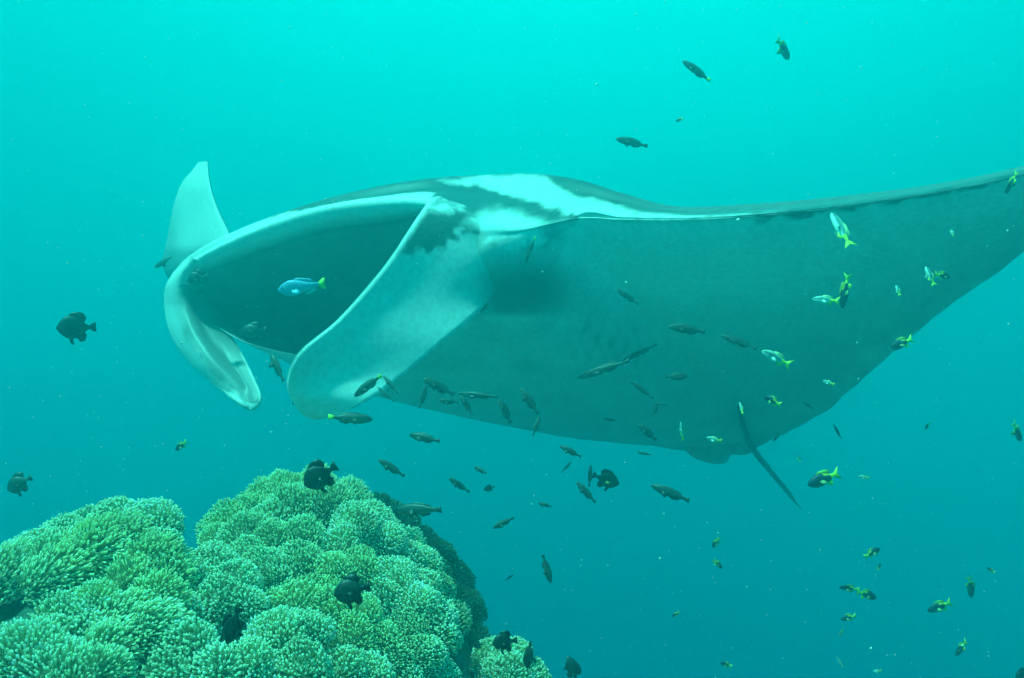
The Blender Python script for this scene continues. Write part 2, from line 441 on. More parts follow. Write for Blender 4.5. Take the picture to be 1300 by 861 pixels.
# pelvic fins beside the tail root
def paint_flat(v):
    return lambda px, py, s, r, F: pal(np.full_like(px, v) + vnoise(F, 9.0) * .06)
PELV = [[(850,548,4.42),(880,545,4.40),(915,545,4.38),(935,550,4.40)],
        [(866,566,4.46),(888,564,4.44),(912,563,4.42),(930,566,4.44)],
        [(880,580,4.50),(895,581,4.48),(912,581,4.46),(927,576,4.47)],
        [(905,586,4.52),(910,587,4.52),(917,587,4.52),(923,585,4.52)]]
mpart('pelvic_fin', sheet('pelvic', PELV, 30, 30, .02, paint_flat(.42)))
PELV2 = [[(925,545,4.40),(938,548,4.40),(950,552,4.42),(958,555,4.44)],
         [(926,562,4.44),(937,564,4.44),(948,566,4.46),(957,567,4.47)],
         [(928,575,4.48),(936,577,4.48),(944,577,4.48),(953,573,4.49)]]
mpart('pelvic_fin', sheet('pelvic2', PELV2, 24, 24, .02, paint_flat(.42)))
bm = bmesh.new(); bmesh.ops.create_uvsphere(bm, u_segments=20, v_segments=12, radius=.013)
me = bpy.data.meshes.new('manta_eye'); bm.to_mesh(me); bm.free()
for p in me.polygons: p.use_smooth = True
e = mpart('eye', me, eye_m); e.location = P(656, 298, 2.985)

# ================================================================== ANEMONE REEF
# colour kinds: body/shaft colour, tip colour
AC = {'yg': ((.60, .60, .26), (1, .98, .56)), 'g': ((.50, .54, .28), (1, .97, .62)),
      'p': ((.58, .62, .36), (1, 1, .70)), 'b': ((.72, .72, .38), (1, .99, .70)),
      'shade_dk': ((.05, .10, .06), (.12, .20, .12))}  # near-black green: shade of the rear rim and hollow put into the colour
# label, kind, comb direction (x right, z up), lobes (px, py, distance, radius px)
ANEM = [
 ('green anemone at the left edge, tentacles combed upward', 'g', (.5, .3, .7), [(6,733,1.80,42),(-18,752,1.76,30)]),
 ('small pale anemone on the far left slope below open water', 'p', (.2, .2, .4), [(72,690,1.98,34),(40,704,1.92,32),(104,671,2.04,27)]),
 ('rounded pale anemone forming the left hummock top', 'p', (-.1, 0, .2), [(138,664,2.0,33),(184,674,1.94,41),(200,698,1.88,32)]),
 ('green anemone with yellow tips swept right, on the left hummock', 'yg', (1.0, .1, .4), [(112,712,1.82,44),(80,735,1.76,36),(150,690,1.88,30)]),
 ('narrow combed anemone streaking down the left side of the reef', 'g', (.7, .2, .7), [(52,742,1.74,34),(70,708,1.82,30),(60,738,1.76,26)]),
 ('anemone with tentacles curling right, under the left hummock', 'yg', (1.0, 0, .3), [(188,722,1.80,36),(205,735,1.78,28),(165,742,1.74,28)]),
 ('small yellow-green tuft in the middle of the left hummock', 'yg', (.3, -.2, .5), [(116,766,1.66,24),(96,772,1.66,18)]),
 ('small yellow-green tuft right of the other yellow tuft', 'yg', (.7, 0, .5), [(192,762,1.70,28),(178,778,1.66,22)]),
 ('pale anemone with white beaded tips in the central hollow', 'p', (-.2, 0, .1), [(262,722,1.92,36),(238,745,1.86,36),(290,748,1.86,34)]),
 ('white beaded anemone below the central hollow', 'p', (-.3, -.2, 0), [(270,778,1.78,42),(236,790,1.74,32),(308,772,1.80,26)]),
 ('pale combed anemone on the lower left slope', 'p', (.5, -.1, .5), [(78,790,1.62,30),(60,815,1.58,32),(100,812,1.60,30)]),
 ('brown-green anemone sweeping right across the lower left', 'g', (.9, -.1, .4), [(150,795,1.64,38),(190,806,1.62,38),(128,830,1.56,36)]),
 ('mint anemone in the bottom left corner', 'p', (.4, -.1, .7), [(22,845,1.50,44),(70,856,1.48,34),(-25,835,1.52,34)]),
 ('green anemone on the bottom edge right of the corner one', 'g', (.6, 0, .5), [(118,862,1.48,36),(96,878,1.46,34)]),
 ('beaded anemone at the bottom edge beside the upright dark damselfish', 'p', (-.6, -.2, .1), [(232,832,1.60,42),(262,860,1.56,38),(215,868,1.54,36)]),
 ('bright fluffy anemone in the bottom middle of the reef', 'b', (0, -.1, .5), [(345,825,1.70,48),(310,862,1.60,40),(375,862,1.64,42),(390,812,1.76,34)]),
 ('green anemone at the left foot of the tall hummock', 'yg', (-.2, 0, .5), [(290,670,2.28,33),(276,690,2.20,24),(318,655,2.32,32)]),
 ('green anemone crowning the reef beside the top damselfish', 'yg', (-.1, 0, .6), [(360,632,2.40,34),(396,624,2.44,29),(332,638,2.38,27)]),
 ('dark green anemone right of the crown', 'g', (.2, .2, .5), [(440,637,2.48,28),(456,650,2.48,24),(420,642,2.42,26)]),
 ('shaggy anemone just below the crown', 'g', (.1, 0, .6), [(370,652,2.26,38),(412,648,2.28,36),(345,668,2.22,30)]),
 ('long anemone lobe running across the upper middle', 'g', (-.1, 0, .6), [(308,690,2.12,36),(345,696,2.10,36),(378,690,2.12,32)]),
 ('bushy anemone in the upper right of the tall hummock', 'b', (.1, 0, .5), [(448,676,2.22,36),(430,700,2.16,32),(480,690,2.24,30)]),
 ('pale-tipped anemone along the lit right ridge', 'p', (.3, .1, .4), [(492,690,2.32,28),(512,720,2.26,28),(470,662,2.36,26)]),
 ('broad green anemone right of the central hollow', 'g', (-.2, 0, .4), [(335,736,1.98,44),(312,712,2.04,30),(375,728,2.02,38)]),
 ('green anemone behind the dark damselfish on the reef', 'yg', (0, 0, .5), [(420,736,2.02,36),(448,730,2.06,34),(400,760,1.96,34)]),
 ('yellow-green anemone in the middle right of the reef', 'b', (.1, 0, .5), [(500,745,2.10,38),(475,765,2.04,34),(530,752,2.12,30)]),
 ('round anemone lobe at the right shoulder of the reef', 'b', (.4, -.2, .2), [(548,790,2.04,34),(560,812,2.02,28),(528,775,2.04,32)]),
 ('low green anemone above the bright fluffy one', 'yg', (-.1, -.1, .4), [(372,778,1.88,38),(345,778,1.86,30),(412,790,1.88,36)]),
 ('green anemone in the lower right of the reef', 'yg', (0, -.1, .4), [(455,795,1.90,36),(440,822,1.84,36),(478,818,1.88,30)]),
 ('shadowed green anemone under the right shoulder', 'g', (.1, -.3, .1), [(515,812,1.98,36),(528,840,1.92,38),(490,848,1.86,36)]),
 ('bright anemone on the bottom edge below the right shoulder', 'b', (0, -.1, .4), [(425,858,1.74,36),(462,872,1.76,36),(505,880,1.84,34),(550,872,1.94,32)]),
 ('dim anemone clump at the upper part of the dark rear rim', 'shade_dk', (.3, .2, .3), [(482,655,2.80,30),(505,676,2.82,28),(530,692,2.84,26)]),
 ('dim anemone clump in the middle of the dark rear rim', 'shade_dk', (.4, .1, .2), [(552,714,2.80,30),(570,740,2.78,30),(540,738,2.62,34)]),
 ('dim anemone clump low on the dark rear rim', 'shade_dk', (.5, 0, .1), [(588,775,2.70,26),(590,812,2.64,26),(594,850,2.60,26),(562,768,2.50,34),(578,830,2.40,30)]),
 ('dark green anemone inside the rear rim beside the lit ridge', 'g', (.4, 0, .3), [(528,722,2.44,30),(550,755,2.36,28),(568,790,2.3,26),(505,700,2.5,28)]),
 ('dark shaded anemone in the hollow at the left edge', 'shade_dk', (.3, 0, .3), [(14,778,1.86,44),(52,772,1.80,30),(-20,800,1.80,44),(30,806,1.76,30)]),
 ('small bright green anemone outcrop right of the reef', 'b', (.1, 0, .4), [(628,838,2.20,26),(652,836,2.20,24),(640,862,2.14,36)]),
 ('smallest anemone outcrop at the bottom edge, right of all others', 'b', (.2, 0, .4), [(676,864,2.20,24),(660,872,2.16,26)]),
]
m_ten = bpy.data.materials.new('anemone_tentacle'); m_ten.use_nodes = True
nt = m_ten.node_tree; pb = nt.nodes['Principled BSDF']; pb.inputs['Roughness'].default_value = .5
pb.inputs['Specular IOR Level'].default_value = .25
ca = nt.nodes.new('ShaderNodeAttribute'); ca.attribute_name = 'Col'
nt.links.new(ca.outputs['Color'], pb.inputs['Base Color'])
tl = nt.nodes.new('ShaderNodeBsdfTranslucent'); nt.links.new(ca.outputs['Color'], tl.inputs['Color'])
ms = nt.nodes.new('ShaderNodeMixShader'); ms.inputs[0].default_value = .4
nt.links.new(pb.outputs[0], ms.inputs[1]); nt.links.new(tl.outputs[0], ms.inputs[2])
nt.links.new(ms.outputs[0], nt.nodes['Material Output'].inputs['Surface'])
m_man, mb = bsdf('anemone_mantle', .7)
ca2 = m_man.node_tree.nodes.new('ShaderNodeAttribute'); ca2.attribute_name = 'Col'
mottled(m_man, mb, 40, .6, 1.2, ca2.outputs['Color'], bump=.5)

LOBES = []
for gi, (lab, kd, comb, lobes) in enumerate(ANEM):
    for (px, py, d, r) in lobes:
        R = r * K * d * .95
        core = R * .84
        c = np.array(P(px, py, d)) + np.array([0, 1, -.3]) * core * .45
        LOBES.append((gi, c, core, R))
LC = np.array([l[1] for l in LOBES]); LR = np.array([l[2] for l in LOBES])
rng = np.random.default_rng(11)

def ell(c, r):                                   # slightly squashed, lumpy blob
    nu, nv = 20, 12; V = []; F = []
    sd = rng.uniform(0, 50)
    for j in range(nv + 1):
        e = -math.pi / 2 + math.pi * j / nv
        for i in range(nu):
            a = 2 * math.pi * i / nu
            n = Vector((math.cos(e) * math.cos(a), math.cos(e) * math.sin(a), math.sin(e)))
            k = r * (.90 + .16 * noise.noise(n * 2.2 + Vector((sd, 0, 0))))
            V.append((c[0] + n.x * k * 1.1, c[1] + n.y * k, c[2] + n.z * k * .95))
    for j in range(nv):
        for i in range(nu):
            F.append((j * nu + i, j * nu + (i + 1) % nu, (j + 1) * nu + (i + 1) % nu, (j + 1) * nu + i))
    return V, F

SIDES = 4
RS = np.array([0.0, .40, .74, .86, .96, 1.0])          # rings along a tentacle
RR = np.array([1.2, .95, .9, 2.1, 2.1, .5])       # ring radius relative to the shaft
def tentacles(gi, comb, cols):
    P0 = []; N0 = []; S0 = []
    for li, (g, c, core, R) in enumerate(LOBES):
        if g != gi: continue
        n_t = int(4 * math.pi * core * core / (.0058 ** 2))
        i = np.arange(n_t) + .5
        ph = np.arccos(1 - 2 * i / n_t); th = math.pi * (1 + 5 ** .5) * i
        n = np.stack([np.cos(th) * np.sin(ph), np.sin(th) * np.sin(ph), np.cos(ph)], 1)
        n += rng.normal(0, .045, n.shape); n /= np.linalg.norm(n, axis=1, keepdims=True)
        p = c + n * core * .90
        view = p / np.linalg.norm(p, axis=1, keepdims=True)
        keep = (n[:, 2] > -.55) & ((n * view).sum(1) < .55)
        dd = np.linalg.norm(p[:, None, :] - LC[None], axis=2) / LR[None]
        dd[:, li] = 9
        keep &= dd.min(1) > .98
        P0.append(p[keep]); N0.append(n[keep]); S0.append(np.full(keep.sum(), R - core * .85))
    P0 = np.concatenate(P0); N0 = np.concatenate(N0); S0 = np.concatenate(S0); m = len(P0)
    if m == 0: return None
    comb = np.array(comb, float)
    rl = np.array([noise.noise(Vector(p * 16.0)) for p in P0]); tf = np.array([noise.noise(Vector(p * 34.0)) for p in P0])
    P0 = P0 + N0 * (rl * .016)[:, None]
    sw = np.array([noise.noise_vector(Vector(p * 7.0)) for p in P0]) * .8     # neighbouring tentacles lean together
    d_end = N0 * .8 + comb * .85 + sw + rng.normal(0, .11, (m, 3))
    d_end /= np.linalg.norm(d_end, axis=1, keepdims=True)
    L = (.013 + S0 * .50) * rng.uniform(.75, 1.15, m) * np.clip(1 + .35 * tf, .6, 1.4) * (.72 + .75 * np.linalg.norm(comb) ** 2)
    # quadratic bend from the normal to the combed direction
    ctr = P0[:, None, :] + L[:, None, None] * (RS[None, :, None] * (1 - RS[None, :, None] * .5) * N0[:, None, :] + .5 * (RS ** 2)[None, :, None] * d_end[:, None, :] * 1.5)
    tg = N0 * .3 + d_end; tg /= np.linalg.norm(tg, axis=1, keepdims=True)
    bead = 1.22 if kd in ('p', 'b') else 1.0
    ax = np.cross(tg, [0.3, .9, .1]); ax /= np.linalg.norm(ax, axis=1, keepdims=True); bx = np.cross(tg, ax)
    rad = .00096 * bead * rng.uniform(.85, 1.25, m)
    g = np.arange(SIDES) * 2 * math.pi / SIDES
    off = (np.cos(g)[None, :, None] * ax[:, None, :] + np.sin(g)[None, :, None] * bx[:, None, :])     # m,S,3
    V = ctr[:, :, None, :] + off[:, None, :, :] * (rad[:, None] * RR[None, :])[:, :, None, None]
    nr = len(RS); base = (np.arange(m) * nr * SIDES)[:, None, None]
    r = np.arange(nr - 1)[None, :, None] * SIDES; k = np.arange(SIDES)[None, None, :]; k2 = (k + 1) % SIDES
    F = np.stack([base + r + k, base + r + k2, base + r + SIDES + k2, base + r + SIDES + k], -1).reshape(-1, 4)
    tone = rng.uniform(.78, 1.25, m)[:, None]
    patch = (1 + .35 * np.array([noise.noise(Vector(p * 14.0)) for p in P0]))[:, None]
    ca, cb = np.array(cols[0]), np.array(cols[1])
    w = np.array([0, .04, .25, .9, 1, 1])[None, :, None]
    C = (ca * (1 - w) + cb * w) * (tone * patch)[:, None, :]
    C = np.repeat(C[:, :, None, :], SIDES, 2)
    return mesh_np('tentacles', V.reshape(-1, 3), F, True, np.clip(C.reshape(-1, 3), 0, .95))

NT = 0
for gi, (lab, kd, comb, lobes) in enumerate(ANEM):
    cs = [l for l in LOBES if l[0] == gi]
    root = empty('sea_anemone', Vector(cs[0][1])); inv = Matrix.Translation(-root.location)
    tag(root, lab, 'sea anemone', 'anemones carpeting the reef')
    V = []; F = []
    for (_, c, core, R) in cs:
        v, f = ell(c, core); o0 = len(V); V += v; F += [tuple(q + o0 for q in ff) for ff in f]
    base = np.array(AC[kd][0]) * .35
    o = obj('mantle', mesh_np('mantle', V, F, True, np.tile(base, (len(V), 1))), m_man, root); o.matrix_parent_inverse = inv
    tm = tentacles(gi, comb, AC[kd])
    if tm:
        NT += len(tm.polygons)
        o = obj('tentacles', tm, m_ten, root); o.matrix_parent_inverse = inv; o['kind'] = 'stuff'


# rock pinnacle underneath
def build_rock():
    xs = np.linspace(-2.6, .55, 130); ys = np.linspace(.9, 3.9, 120)
    X, Y = np.meshgrid(xs, ys, indexing='ij')
    top = np.stack([LC[:, 0], LC[:, 1], LC[:, 2] - LR * .15], 1)
    d2 = (X[..., None] - top[:, 0]) ** 2 + (Y[..., None] - top[:, 1]) ** 2
    w = 1 / (d2 + .0015) ** 2
    Z = (w * top[:, 2]).sum(-1) / w.sum(-1)
    dist = np.sqrt(d2.min(-1))
    left = sstep(-1.1, -1.6, X)
    fall = np.maximum(0, dist - .05)
    Z = Z - np.where(X < -.9, fall * 1.2, fall * 3.2)
    Z = np.maximum(Z, -3.85)
    nz = np.array([noise.fractal(Vector((x * 5, y * 5, 0)), 1.0, 2.0, 5) for x, y in zip(X.ravel(), Y.ravel())]).reshape(X.shape)
    Z = Z + nz * .045 * sstep(0.0, .2, dist + .05) - .01
    n0, n1 = X.shape
    V = np.stack([X, Y, Z], -1).reshape(-1, 3)
    # skirt down to the base
    idx = np.arange(n0 * n1).reshape(n0, n1)
    F = np.stack([idx[:-1, :-1], idx[1:, :-1], idx[1:, 1:], idx[:-1, 1:]], -1).reshape(-1, 4)
    ring = np.concatenate([idx[0, :], idx[1:, -1], idx[-1, -2::-1], idx[-2::-1, 0]])
    low = V[ring].copy(); low[:, 2] = -4.0
    o = len(V); V = np.concatenate([V, low]); k = np.arange(len(ring) - 1)
    F = np.concatenate([F, np.stack([ring[:-1], ring[1:], o + k + 1, o + k], -1)])
    m, b = bsdf('reef_rock', .9, (.07, .10, .07), .15)
    mottled(m, b, 14, .35, 1.6, None, bump=.8)
    tag(obj('reef_rock', mesh_np('reef_rock', V, F), m), 'dark algae covered rock pinnacle under the anemones', None, None, 'structure')
build_rock()

def build_bounce_seabed():  # unseen bed added to bounce sunlight onto the manta's belly; also carries the pinnacle
    xs = np.linspace(-4.3, 4.3, 110); ys = np.linspace(-1.2, 6.1, 100)
    X, Y = np.meshgrid(xs, ys, indexing='ij')
    Z = np.array([noise.fractal(Vector((x * .8, y * .8, 3)), 1.0, 2.0, 5) for x, y in zip(X.ravel(), Y.ravel())]).reshape(X.shape) * .10 - 3.75
    Z += .012 * np.sin(X * 26 + Y * 9 + Z * 40) - .25 * np.maximum(0, Y - 4)
    n0, n1 = X.shape; idx = np.arange(n0 * n1).reshape(n0, n1)
    F = np.stack([idx[:-1, :-1], idx[1:, :-1], idx[1:, 1:], idx[:-1, 1:]], -1).reshape(-1, 4)
    m, b = bsdf('bounce_sand', .9, (.55, .52, .42), .1); mottled(m, b, 30, .8, 1.15, None, bump=.4)
    tag(obj('bounce_seabed', mesh_np('bounce_seabed', np.stack([X, Y, Z], -1).reshape(-1, 3), F), m), 'pale rippled sand added unseen far below the reef to bounce light up', None, None, 'structure')
build_bounce_seabed()

# ================================================================== FISH
def fish_body(prof, nseg=30, ns=16, cfun=None, power=1.0):
    """prof: list of (x 0 tail .. 1 head, half height up, half height down, half width), x measured along the body"""
    pr = np.array(prof, float)
    xs = np.linspace(pr[0, 0], pr[-1, 0], nseg)
    up = np.interp(xs, pr[:, 0], pr[:, 1]); dn = np.interp(xs, pr[:, 0], pr[:, 2]); wd = np.interp(xs, pr[:, 0], pr[:, 3])
    for a in (up, dn, wd):
        a[1:-1] = (a[:-2] + 2 * a[1:-1] + a[2:]) / 4
    V = []; C = []
    for i, x in enumerate(xs):
        for k in range(ns):
            g = 2 * math.pi * k / ns; s, c = math.sin(g), math.cos(g)
            z = (up[i] if s > 0 else dn[i]) * s; y = wd[i] * c
            V.append((x - .5, y, z)); C.append(cfun((x), s) if cfun else (0.02, .03, .03))
    idx = np.arange(nseg * ns).reshape(nseg, ns)
    F = []
    for i in range(nseg - 1):
        for k in range(ns):
            F.append((idx[i, k], idx[i, (k + 1) % ns], idx[i + 1, (k + 1) % ns], idx[i + 1, k]))
    return V, F, C

def plate(outline, y=0.0, th=.006, color=(.02, .03, .03), tilt=0.0):
    """a thin fin, thicker at its first points; outline is a list of (x, z)"""
    n = len(outline); V = []; F = []
    cx = sum(p[0] for p in outline) / n; cz = sum(p[1] for p in outline) / n
    for s in (-1, 1):
        for (x, z) in outline: V.append((x, y + s * th * .3 + tilt * (z - outline[0][1]), z))
        V.append((cx, y + s * th + tilt * (cz - outline[0][1]), cz))
    for i in range(n):
        j = (i + 1) % n
        F.append((i, j, n)); F.append((n + 1 + j, n + 1 + i, 2 * n + 1))
        F.append((i, n + 1 + i, j)); F.append((j, n + 1 + i, n + 1 + j))
    return V, F, [color] * len(V)

def ball(c, r, color, n=8):
    V = []; F = []
    for j in range(n // 2 + 1):
        e = -math.pi / 2 + math.pi * j / (n // 2)
        for i in range(n):
            a = 2 * math.pi * i / n
            V.append((c[0] + r * math.cos(e) * math.cos(a), c[1] + r * math.cos(e) * math.sin(a) * .6, c[2] + r * math.sin(e)))
    for j in range(n // 2):
        for i in range(n): F.append((j * n + i, j * n + (i + 1) % n, (j + 1) * n + (i + 1) % n, (j + 1) * n + i))
    return V, F, [color] * len(V)

def mk(name, parts):
    V = []; F = []; C = []
    for (v, f, c) in parts:
        o = len(V); V += v; C += c
        for q in f: F.append(tuple(x + o for x in q))
    tris = []
    for q in F:
        if len(q) == 4: tris += [(q[0], q[1], q[2]), (q[0], q[2], q[3])]
        else: tris.append(q)
    return mesh_np(name, V, tris, True, np.array(C))

m_fish, fb = bsdf('fish_skin', .45, spec=.4)
fa = m_fish.node_tree.nodes.new('ShaderNodeAttribute'); fa.attribute_name = 'Col'
mottled(m_fish, fb, 18, .75, 1.3, fa.outputs['Color'])

def species(kind):
    """returns dict of part name -> list of pieces"""
    D = {}
    if kind == 'damsel':
        c0 = (.006, .009, .009)
        cf = lambda x, s: (.010, .016, .014) if x > .5 else (.006, .009, .009)
        D['body'] = [fish_body([(.16, .055, .055, .02), (.24, .08, .08, .04), (.36, .22, .20, .08), (.52, .33, .30, .11), (.68, .35, .32, .13), (.82, .28, .25, .12), (.93, .15, .14, .08), (1.0, .02, .02, .015)], cfun=cf)]
        D['tail_fin'] = [plate([(-.32, .05), (-.42, .13), (-.50, .15), (-.49, .02), (-.50, -.13), (-.43, -.12), (-.32, -.05)], color=c0)]
        D['dorsal_fin'] = [plate([(.20, .33), (.10, .42), (-.05, .44), (-.20, .40), (-.27, .26), (-.20, .12), (0, .26)], color=c0)]
        D['anal_fin'] = [plate([(.02, -.28), (-.08, -.40), (-.20, -.38), (-.25, -.22), (-.18, -.10)], color=c0)]
        D['pelvic_fin'] = [plate([(.22, -.28), (.16, -.46), (.08, -.48), (.10, -.28)], color=c0)]
        pc = c0; px0, pz = .14, -.04; eye = (.36, .075, .08, .035)
    elif kind == 'slender':
        c0 = (.035, .055, .05)
        cf = lambda x, s: (.035, .055, .05) if s > -.3 else (.06, .09, .08)
        D['body'] = [fish_body([(.12, .035, .035, .015), (.2, .045, .045, .03), (.38, .095, .085, .055), (.58, .125, .115, .075), (.76, .12, .11, .078), (.9, .08, .075, .055), (.97, .045, .04, .03), (1.0, .012, .012, .01)], cfun=cf)]
        D['tail_fin'] = [plate([(-.34, .035), (-.44, .058), (-.50, .066), (-.49, 0), (-.50, -.066), (-.44, -.058), (-.34, -.035)], th=.004, color=c0)]
        D['dorsal_fin'] = [plate([(.22, .11), (.15, .138), (-.05, .135), (-.24, .095), (-.28, .05), (-.1, .08), (.1, .10)], th=.004, color=c0)]
        D['anal_fin'] = [plate([(0, -.10), (-.08, -.14), (-.22, -.11), (-.27, -.06), (-.12, -.07)], th=.004, color=c0)]
        pc = (.015, .025, .022); px0, pz = .22, -.02; eye = (.41, .045, .025, .016)
    elif kind == 'yellowtail':
        ye = (.75, .80, .05); c0 = (.015, .035, .06)
        cf = lambda x, s: ye if x < .30 else ((.5, .5, .05) if (x < .50 and s > .55) else ((.10, .17, .18) if s < -.5 else c0))
        D['body'] = [fish_body([(.2, .05, .05, .02), (.28, .07, .07, .035), (.42, .135, .13, .06), (.6, .19, .18, .085), (.78, .17, .17, .085), (.92, .10, .11, .055), (1.0, .015, .015, .01)], cfun=cf)]
        D['tail_fin'] = [plate([(-.28, .04), (-.40, .13), (-.50, .20), (-.41, .02), (-.49, -.19), (-.40, -.13), (-.28, -.04)], th=.005, color=ye)]
        D['dorsal_fin'] = [plate([(.2, .18), (.08, .25), (-.12, .24), (-.24, .16), (-.2, .08), (0, .15)], th=.005, color=(.35, .42, .06))]
        D['anal_fin'] = [plate([(-.02, -.16), (-.12, -.25), (-.2, -.22), (-.2, -.08)], th=.005, color=ye)]
        pc = (.30, .36, .12); px0, pz = .16, -.05; eye = (.37, .055, .04, .025)
    elif kind == 'paletail':
        ye = (.80, .82, .05); c0 = (.14, .30, .28)
        cf = lambda x, s: ye if x < .34 else ((.40, .52, .42) if s > .45 else ((.12, .26, .26) if s > -.3 else (.5, .7, .65)))
        D['body'] = [fish_body([(.2, .04, .04, .02), (.28, .055, .055, .03), (.42, .10, .10, .05), (.6, .14, .14, .07), (.78, .135, .13, .075), (.92, .08, .085, .05), (1.0, .015, .015, .01)], cfun=cf)]
        D['tail_fin'] = [plate([(-.28, .03), (-.40, .12), (-.50, .20), (-.40, .02), (-.49, -.19), (-.40, -.12), (-.28, -.03)], th=.005, color=ye)]
        D['dorsal_fin'] = [plate([(.2, .13), (.08, .19), (-.12, .17), (-.24, .10), (0, .10)], th=.005, color=(.6, .7, .3))]
        D['anal_fin'] = [plate([(-.02, -.12), (-.12, -.18), (-.2, -.14), (-.2, -.06)], th=.005, color=ye)]
        pc = (.6, .75, .6); px0, pz = .16, -.05; eye = (.38, .05, .03, .022)
    elif kind == 'blue':
        bl = (.12, .34, .58); ye = (.65, .85, .05)
        cf = lambda x, s: bl if s > -.2 else (.22, .50, .72)
        D['body'] = [fish_body([(.14, .045, .045, .015), (.26, .06, .06, .03), (.42, .12, .12, .06), (.6, .19, .20, .085), (.76, .20, .21, .09), (.9, .13, .14, .065), (1.0, .02, .02, .01)], cfun=cf)]
        D['tail_fin'] = [plate([(-.34, .045), (-.42, .12), (-.50, .15), (-.47, 0), (-.50, -.15), (-.42, -.12), (-.34, -.045)], th=.004, color=ye)]
        D['dorsal_fin'] = [plate([(.2, .19), (.08, .24), (-.2, .17), (-.3, .07), (0, .15)], th=.004, color=bl)]
        D['anal_fin'] = [plate([(-.02, -.18), (-.14, -.22), (-.26, -.15), (-.26, -.06)], th=.004, color=(.25, .6, .7))]
        pc = (.2, .5, .75); px0, pz = .2, -.08; eye = (.38, .065, .04, .022)
    for s, nm in ((1, 'pl'), (-1, 'pr')):
        D['pectoral_fin_' + nm] = [plate([(px0, pz + .03), (px0 - .10, pz + .05), (px0 - .18, pz - .03), (px0 - .14, pz - .10), (px0 - .02, pz - .04)], y=s * (eye[1] + .03), th=.003, color=pc, tilt=-s * .9)]
        D['eye_' + nm] = [ball((eye[0] , s * eye[1], eye[2]), eye[3], (.004, .005, .005))]
    meshes = {k: mk(kind + '_' + k, v) for k, v in D.items()}
    allp = [p for v in D.values() for p in v]
    meshes['_whole'] = mk(kind + '_whole', allp)
    return meshes

SP = {k: species(k) for k in ('damsel', 'slender', 'yellowtail', 'paletail', 'blue')}
# a slender fish whose tail root shows a bright yellow-green patch
def recolor(kind, name, part_rgb):
    out = dict(SP[kind])
    for pn, rgb in part_rgb.items():
        me = out[pn].copy(); c = np.tile(np.array([*rgb, 1], np.float32), (len(me.vertices), 1))
        me.color_attributes['Col'].data.foreach_set('color', c.ravel()); out[pn] = me
    SP[name] = out
recolor('slender', 'slender_yt', {'tail_fin': (.55, .80, .06)})
recolor('damsel', 'deep_spot', {'pectoral_fin_pl': (.45, .42, .06), 'pectoral_fin_pr': (.45, .42, .06)})

NAMES = {'damsel': 'damselfish', 'deep_spot': 'damselfish', 'slender': 'wrasse', 'slender_yt': 'wrasse', 'yellowtail': 'yellowtail_fish', 'paletail': 'yellowtail_fish', 'blue': 'blue_fish'}
GROUPS = {'damsel': 'dark damselfish over the reef', 'deep_spot': 'dark damselfish over the reef', 'slender': 'dark slender fish around the manta', 'slender_yt': 'dark slender fish around the manta',
          'yellowtail': 'yellow-tailed fish beside the wing', 'paletail': 'yellow-tailed fish beside the wing', 'blue': None}

def put_fish(kind, px, py, ln, ang, d, yaw, label, thin=1.0):
    """ang: heading in the picture plane (degrees, 0 right, 90 up); yaw: how far it turns away from the camera"""
    rr = random.Random(int(px * 31 + py * 7)); yaw = yaw + rr.uniform(-16, 16); roll = math.radians(rr.uniform(-14, 14))
    L = ln * K * d / max(.45, math.cos(math.radians(yaw)))
    a = math.radians(ang); y = math.radians(yaw)
    X = Vector((math.cos(a) * math.cos(y), math.sin(y), math.sin(a) * math.cos(y)))
    up = Vector((0, 0, 1))
    if abs(X.z) > .8: up = Vector((-1 if X.x * X.z >= 0 else 1, 0, .3))
    Y = up.cross(X).normalized(); Z = X.cross(Y)
    M = (Matrix((X, Y, Z)).transposed() @ Matrix.Rotation(roll, 3, 'X')).to_4x4(); M.translation = P(px, py, d)
    S = Matrix.Diagonal((L, L * thin, L * thin, 1))
    name = NAMES[kind]
    if ln < 17:
        o = obj(name, SP[kind]['_whole'], m_fish); o.matrix_world = M @ S
        return tag(o, label, 'fish', GROUPS[kind])
    root = empty(name); root.matrix_world = M @ S
    tag(root, label, 'fish', GROUPS[kind])
    for pn, me in SP[kind].items():
        if pn == '_whole': continue
        n = pn.replace('_pl', '').replace('_pr', '')
        obj(n, me, m_fish, root)
    return root

